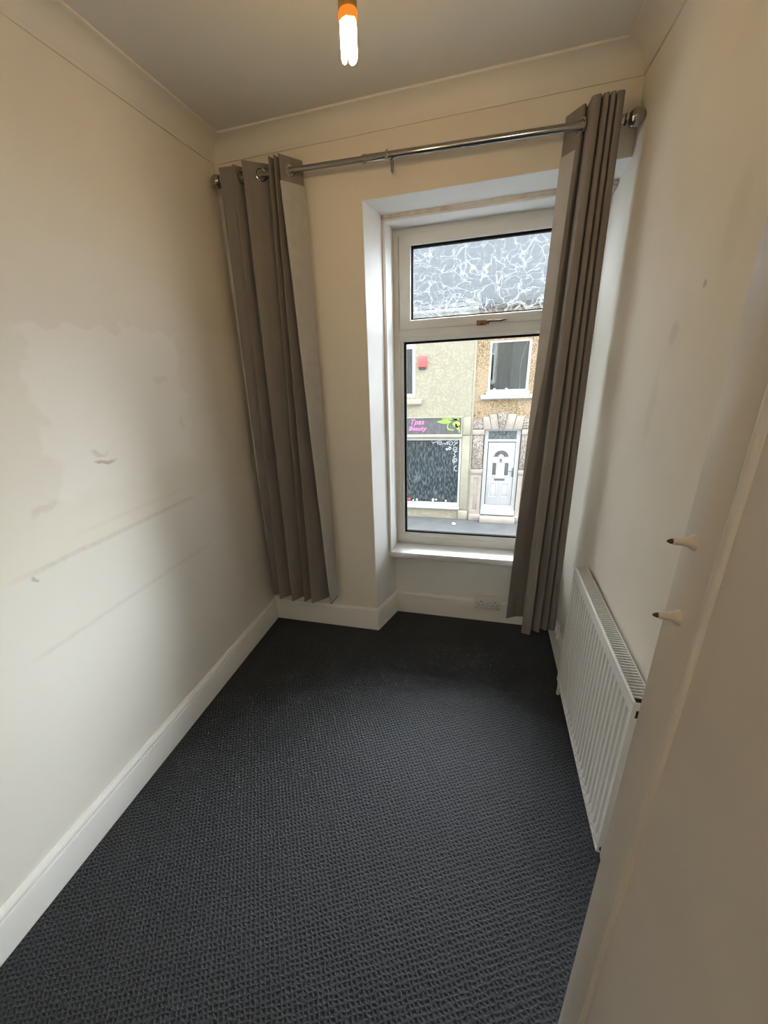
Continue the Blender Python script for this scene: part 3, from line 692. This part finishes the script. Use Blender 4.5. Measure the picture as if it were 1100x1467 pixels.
# shop front
hp('fascia_frame', MB().ring(-2.36, .730, -.46, .055, (.03, .035, .035, .035), F-.05, F+.03, .008), M['creamtrim'])
hp('ledge', MB().box(-2.38, .735, F-.09, F+.02, -.50, -.455), M['creamtrim'], bevel=.008)
hp('head_rail', MB().box(-2.36, .72, F-.03, F+.05, -.555, -.50), M['creamtrim'])
sw = hp('shop_window', MB().ring(-2.32, .722, -2.575, -.545, (.07, .055, .14, .05), F-.025, F+.07, .01), M['exwhite'])
hp('shop_pane', MB().box(-2.27, .672, F+.03, F+.04, -2.44, -.59), M['shopglass'], sw)
hp('shop_sill', MB().box(-2.34, .735, F-.075, F+.04, -2.625, -2.565), M['exwhite'], sw, bevel=.01)
hp('pilaster', MB().box(.735, .955, F-.03, F+.02, -.44, .03).box(.735, .955, F-.02, F+.02, -2.62, -.47), M['creamtrim'], bevel=.006)
hp('plinth', MB().box(.70, BX-.045, F-.06, F+.02, GZ, -2.66), M['creamtrim'], bevel=.02)
vb = hp('air_vent', MB().box(-.33, -.12, F-.012, F+.01, -2.895, -2.80), M['creamtrim'], bevel=.004)
for i in range(2): hp('vent_slot', MB().box(-.31+i*.10, -.23+i*.10, F-.014, F-.010, -2.875, -2.82), M['stone'], vb)
# white scroll decal in the top right corner of the glass
def spiral(cx, cz, r0, r1, a0, turns, nn=26):
    return [(cx+(r0+(r1-r0)*i/nn)*math.cos(a0+turns*2*math.pi*i/nn), F+.024, cz+(r0+(r1-r0)*i/nn)*math.sin(a0+turns*2*math.pi*i/nn)) for i in range(nn+1)]
dc = MB(); yd = F+.024
dc.tube(catmull([(-.11, -.63), (-.06, -.68), (.0, -.645), (.05, -.64)], 5) and [(x, yd, z) for x, z in catmull([(-.11, -.625), (-.07, -.675), (.0, -.650), (.06, -.640)], 5)], .0065, 6)
dc.tube(spiral(.125, -.675, .012, .075, 0, 1.6), .0065, 6); dc.tube([(x, yd, z) for x, z in catmull([(.19, -.72), (.25, -.68), (.28, -.72), (.33, -.64), (.36, -.70)], 5)], .0065, 6)
dc.tube(spiral(.42, -.69, .015, .085, 1.0, 1.4), .007, 6); dc.tube(spiral(.57, -.66, .012, .055, 2.2, 1.2), .0065, 6)
dc.tube([(x, yd, z) for x, z in catmull([(.50, -.76), (.55, -.71), (.62, -.67)], 5)], .0065, 6)
dc.tube(spiral(.40, -.83, .012, .05, .4, 1.3), .007, 6); dc.tube(spiral(.33, -.86, .010, .04, 2, 1.2), .0065, 6); dc.tube(spiral(.56, -.84, .015, .075, 2.5, 1.4), .0065, 6)
dc.tube([(x, yd, z) for x, z in catmull([(.62, -.90), (.53, -.97), (.57, -1.04), (.50, -1.08)], 5)], .0065, 6)
dc.tube(spiral(.565, -1.17, .014, .080, .8, 1.6), .0065, 6)
dc.tube([(x, yd, z) for x, z in catmull([(.62, -1.32), (.55, -1.38), (.56, -1.46), (.63, -1.48)], 5)], .0065, 6)
hp('scroll_decal', dc, M['decal'], sw, smooth=True)
# little things along the bottom of the shop glass
def lump(c, r, sq, sd):
    mb = MB(); seg, rg = 8, 6; c = Vector(c)
    for i in range(rg+1):
        th = math.pi*i/rg
        for j in range(seg):
            ph = 2*math.pi*j/seg; q = Vector((math.sin(th)*math.cos(ph), math.sin(th)*math.sin(ph), math.cos(th)*sq)); mb.v.append(tuple(c+q*r*(1+.35*noise.noise(q*2.1+Vector((sd, 0, 0))))))
    for i in range(rg):
        for j in range(seg):
            m_ = (j+1) % seg; mb.f.append((i*seg+j, i*seg+m_, i*seg+seg+m_, i*seg+seg+j))
    return mb
for x, z, r, sq, m_ in ((-.76, -2.37, .075, .6, 'red'), (-.52, -2.385, .04, 1.2, 'decal'), (-.04, -2.38, .045, 1.5, 'decal'), (.05, -2.36, .04, .7, 'decal'), (.34, -2.385, .032, 1.1, 'decal'), (-.63, -2.395, .03, .8, 'decal')):
    hp('display_ornament', lump((x, F+.005, z), r*.8, sq, x*9), M[m_], sw, smooth=True)
# roof, gutter
hp('roof', MB().prism([(-6, F-.25, 2.72), (-6, F-.25, 2.66), (-6, F+5, 6.9), (-6, F+5, 7.02)], (BX+6, 0, 0)), M['slate'])
hp('gutter', MB().tube([(-6, F-.20, 2.66), (BX, F-.20, 2.66)], .06, 10), M['exwhite'], smooth=True)

# sign board over the shop window (print on a flat board)
sg = thing('shop_sign', 'charcoal shop sign with pink lettering and lime leaves', 'sign', (-.8, F-.04, -.42))
part('board', MB().box(-2.33, .695, F-.030, F-.005, -.425, .018), M['signbg'], sg)
def text_mesh(txt, x, z, size, shear):
    cu = bpy.data.curves.new('lettering', 'FONT'); cu.body = txt; cu.size = size; cu.shear = shear; cu.extrude = .003; cu.offset = .003; cu.space_character = 1.05
    to = bpy.data.objects.new('lettering_source', cu); COL.objects.link(to)
    bpy.context.view_layer.update(); dg = bpy.context.evaluated_depsgraph_get(); me = bpy.data.meshes.new_from_object(to.evaluated_get(dg))
    bpy.data.objects.remove(to); bpy.data.curves.remove(cu)
    mb = MB(); mb.v = [(x+v.co.x, F-.0335-v.co.z, z+v.co.y) for v in me.vertices]; mb.f = [tuple(p.vertices) for p in me.polygons]; bpy.data.meshes.remove(me); return mb
part('lettering', text_mesh('Tpas', -.73, -.145, .20, .35), M['pink'], sg)
part('lettering', text_mesh('Beauty', -.76, -.315, .17, .35), M['pink'], sg)
def leaf(p, ang, ln, wd, m_):
    mb = MB(); c, s_ = math.cos(ang), math.sin(ang); top = []; bot = []
    for i in range(9):
        t = i/8; w = wd*math.sin(math.pi*t**.8)*.5
        top.append((t*ln, w)); bot.append((t*ln, -w))
    pts = top+bot[::-1][1:-1]
    mb.prism([(p[0]+a*c-b*s_, F-.034, p[1]+a*s_+b*c) for a, b in pts], (0, .006, 0)); return part('leaf', mb, M[m_], sg)
leaf((.44, -.085), math.pi-.02, .42, .105, 'leaf1'); leaf((.46, -.02), math.pi-.25, .2, .05, 'leaf1'); leaf((.47, -.04), .35, .17, .08, 'leaf1'); leaf((.47, -.09), -.9, .20, .10, 'leaf1')
leaf((.44, -.03), .05, .22, .05, 'leaf1'); leaf((.36, -.02), math.pi-.1, .22, .04, 'leaf1'); leaf((.55, -.13), -1.1, .14, .10, 'leaf2'); leaf((.66, -.16), 2.6, .15, .08, 'leaf2'); leaf((.60, -.30), 1.5, .14, .05, 'leaf2'); leaf((.66, -.40), 1.7, .2, .035, 'leaf1')
part('stem', MB().tube([(x, F-.033, z) for x, z in catmull([(.36, -.10), (.33, -.18), (.34, -.27), (.40, -.30), (.50, -.31)], 5)], [.016]*17+[.010]*4, 6), M['leaf1'], sg, smooth=True)

# red alarm box
al = thing('alarm_box', 'red burglar alarm box on the cream wall', 'alarm box', (-.385, F, 1.30))
part('cover', MB().prism([(-.49, F, 1.345), (-.49, F-.085, 1.365), (-.49, F-.085, 1.60), (-.49, F-.06, 1.635), (-.49, F, 1.64)], (.215, 0, 0)), M['alarm'], al, bevel=.012)
part('base', MB().prism([(-.478, F, 1.295), (-.478, F-.05, 1.315), (-.478, F-.08, 1.352), (-.478, F, 1.352)], (.19, 0, 0)), M['alarmgrey'], al, bevel=.006)

# pebbledashed house ----------------------------------------------------------
bh = thing('terraced_house', 'tan pebbledashed terraced house with white front door and stone surround', 'building', (2.5, F, GZ))
def bp_(name, mb, m, parent=None, **k): return part(name, mb, m, parent or bh, **k)
wx0, wx1, wz0, wz1 = 1.335, 2.325, .665, 1.90
dx0, dx1 = 1.315, 2.280
bp_('wall', MB().box(BX+.001, wx0, F, F+.3, .48, 2.72).box(wx1, 7, F, F+.3, .48, 2.72).box(wx0, wx1, F, F+.3, wz1, 2.72).box(wx0, wx1, F, F+.3, .48, wz0).box(wx0, wx1, F+.16, F+.3, wz0, wz1)
    .box(BX, 7, F+.006, F+.3, -.30, .475).box(BX, dx0, F+.02, F+.3, GZ, -.30).box(dx1, 7, F+.02, F+.3, GZ, -.30).box(dx0, dx1, F+.2, F+.3, GZ, -.30), M['pebble'])
bp_('string_course', MB().box(BX, 7, F-.006, F+.01, .466, .486), M['stone'])
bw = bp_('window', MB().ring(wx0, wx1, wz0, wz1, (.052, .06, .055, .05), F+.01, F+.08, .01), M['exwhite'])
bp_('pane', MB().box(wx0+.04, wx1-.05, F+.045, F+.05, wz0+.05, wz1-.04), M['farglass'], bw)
def drape(x0, x1, z0, z1, y, per, amp):
    mb = MB(); nn = 60
    for i in range(nn):
        a, b = x0+(x1-x0)*i/nn, x0+(x1-x0)*(i+1)/nn
        ya, yb = y+amp*math.sin(a*2*math.pi/per)+amp*.5*math.sin(a*37), y+amp*math.sin(b*2*math.pi/per)+amp*.5*math.sin(b*37)
        mb.quad((a, ya, z0), (b, yb, z0), (b, yb, z1), (a, ya, z1))
    return mb
bp_('net_curtain', drape(wx0+.03, 1.92, wz0+.03, wz1-.03, F+.13, .16, .018), M['netdark'], bw, smooth=True)
bp_('net_curtain', drape(1.88, wx1-.03, wz0+.03, wz1-.03, F+.105, .30, .012), M['net'], bw, smooth=True)
bp_('curtain_edge', MB().tube([(2.22, F+.092, 1.86), (2.12, F+.092, 1.45), (2.10, F+.092, 1.2), (2.13, F+.092, .72)], .008, 6), M['decal'], bw, smooth=True)
for x in (1.50, 1.80): bp_('sill_ornament', lump((x, F+.03, wz0+.065), .035, .7, x), M['decal'], bw, smooth=True)
bp_('window_sill', MB().box(1.17, 2.52, F-.11, F+.06, .50, .60).box(1.30, 2.36, F-.07, F+.05, .60, .668), M['exwhite'], bevel=.01)
# arch: keystone, four voussoirs, vermiculated end blocks
zb_ = -.298
def stone(name, pts, m, proud, parent=None): return bp_(name, MB().prism([(x, F-proud, z) for x, z in pts], (0, proud+.02, 0)), m, parent, bevel=.008)
stone('keystone', [(1.712, zb_-.015), (1.812, zb_-.015), (1.885, .150), (1.615, .150)], M['verm'], .075)
stone('voussoir', [(1.290, zb_), (1.497, zb_), (1.420, .045), (1.262, .035)], M['stone'], .05)
stone('voussoir', [(1.503, zb_), (1.706, zb_), (1.612, .105), (1.425, .090)], M['stone'], .05)
stone('voussoir', [(1.818, zb_), (2.040, zb_), (2.110, .090), (1.888, .105)], M['stone'], .05)
stone('voussoir', [(2.046, zb_), (2.270, zb_), (2.300, .035), (2.116, .045)], M['stone'], .05)
stone('end_block', [(.985+.03, zb_+.02), (1.282, zb_+.02), (1.254, -.02), (1.015, -.02)], M['verm'], .045)
stone('end_block', [(2.282, zb_+.02), (2.560, zb_+.02), (2.560, -.02), (2.305, -.02)], M['verm'], .045)
for x0, x1 in ((1.015, 1.315), (2.280, 2.590)):
    bp_('impost', MB().box(max(x0-.005, BX+.002), x1+.005, F-.06, F+.05, -.440, -.300), M['stone'], bevel=.008)
    bp_('rusticated_panel', MB().box(x0+.01, x1-.01, F-.045, F+.05, -1.395, -.450), M['verm'], bevel=.012)
    bp_('band', MB().box(max(x0-.005, BX+.002), x1+.005, F-.06, F+.05, -1.530, -1.405), M['stone'], bevel=.008)
    pp = bp_('lower_pilaster', MB().ring(x0, x1, -2.74, -1.54, ((x1-x0)*.33, (x1-x0)*.33, .12, .12), F-.04, F+.05, .012), M['stone'])
    bp_('inset_panel', MB().box(x0+.09, x1-.09, F-.022, F+.05, -2.64, -1.64), M['stone'], pp, bevel=.006)
    bp_('pilaster_base', MB().box(max(x0-.02, BX+.002), x1+.02, F-.08, F+.05, GZ, -2.745), M['stone'], bevel=.012)
# door set back in the opening
dr = bp_('front_door', MB().ring(1.335, 2.262, -2.545, -.305, (.10, .10, .08, .05), F+.04, F+.11, .012).box(1.42, 2.18, F+.045, F+.10, -.640, -.575), M['exwhite'])
bp_('fanlight', MB().box(1.40, 2.20, F+.07, F+.08, -.58, -.33), M['fanglass'], dr)
ld = MB()
for x in (1.52, 1.66, 1.80, 1.94, 2.08): ld.tube([(x, F+.066, -.58), (1.80+(x-1.80)*.55, F+.066, -.45), (1.80+(x-1.80)*1.1, F+.066, -.33)], .006, 5)
ld.tube([(1.70+.10*(1-math.cos(a)), F+.066, -.40+.06*math.sin(a)) for a in [i*.4 for i in range(16)]], .006, 5)
bp_('lead_tracery', ld, M['lead'], dr)
lx0, lx1, lz0, lz1 = 1.455, 2.150, -2.455, -.665
bp_('door_leaf', MB().box(lx0, lx1, F+.055, F+.10, lz0, lz1), M['exwhite'], dr, bevel=.006)
def dring(x0, x1, z0, z1, w): return MB().ring(x0, x1, z0, z1, w, F+.042, F+.06, .008)
xm = (lx0+lx1)/2
# fan-shaped light
arc = MB(); ro, ri = .235, .195
outer = [(xm+ro*math.cos(math.pi*i/16), -1.07+ro*1.0*math.sin(math.pi*i/16)) for i in range(17)]
inner = [(xm+.19*math.cos(math.pi*i/16), -1.055+.175*math.sin(math.pi*i/16)) for i in range(17)]
bp_('arch_moulding', MB().prism([(x, F+.044, z) for x, z in outer], (0, .014, 0)), M['exwhite'], dr, bevel=.006)
bp_('arch_glass', MB().prism([(x, F+.041, z) for x, z in inner] + [(xm+.075*math.cos(a), F+.041, -1.055+.07*math.sin(a)) for a in [math.pi*(8-i)/8 for i in range(0, 9)]], (0, .006, 0)), M['doorglass'], dr)
for s_ in (-1, 1):
    a0, a1 = (xm-.25, xm-.075) if s_ < 0 else (xm+.075, xm+.25)
    bp_('glazed_panel', dring(a0, a1, -1.62, -1.195, .04), M['exwhite'], dr)
    bp_('side_glass', MB().box(a0+.038, a1-.038, F+.048, F+.056, -1.585, -1.235), M['doorglass'], dr)
    b0, b1 = (xm-.27, xm-.05) if s_ < 0 else (xm+.05, xm+.27)
    bp_('lower_panel', dring(b0, b1, -2.24, -1.80, .03), M['exwhite'], dr)
    bp_('lower_panel_field', MB().box(b0+.05, b1-.05, F+.044, F+.06, -2.19, -1.85), M['exwhite'], dr, bevel=.008)
bp_('letterbox', MB().box(xm-.14, xm+.14, F+.040, F+.06, -1.735, -1.675), M['greymetal'], dr, bevel=.008)
bp_('knocker', MB().lathe((xm, F+.056, -1.14), (0, -1, 0), [(0, .035), (.012, .030), (.02, .012)], 12).tube([(xm+.03*math.cos(a), F+.036, -1.17+.045*math.sin(a)) for a in [math.pi+i*math.pi/6 for i in range(7)]], .008, 6), M['greymetal'], dr, smooth=True)
bp_('door_handle', MB().box(lx1-.035, lx1-.005, F+.036, F+.06, -1.62, -1.36).tube([(lx1-.02, F+.03, -1.46), (lx1-.13, F+.028, -1.462)], .010, 8), M['greymetal'], dr, bevel=.003)
bp_('door_step', MB().box(1.33, 2.27, F-.06, F+.20, -2.74, -2.60).box(1.335, 2.262, F+.0, F+.12, -2.60, -2.545), M['exwhite'], bevel=.01)
bp_('street_step', MB().box(1.325, 2.275, F-.26, F+.05, GZ, -2.77), M['stone'], bevel=.02)
bp_('roof', MB().prism([(BX, F-.25, 2.72), (BX, F-.25, 2.66), (BX, F+5, 6.9), (BX, F+5, 7.02)], (6, 0, 0)), M['slate'])
bp_('gutter', MB().tube([(BX, F-.20, 2.66), (7, F-.20, 2.66)], .06, 10), M['gutter'], smooth=True)

# a scrap of litter on the pavement
lt = mesh_obj('litter_scrap', lump((0, 0, .03), .06, .5, 3.3), M['decal'], None, smooth=True)
lt.location = (.62, FY-.52, GZ); lt['label'] = 'white scrap of litter on the pavement below the shop corner'; lt['category'] = 'litter'
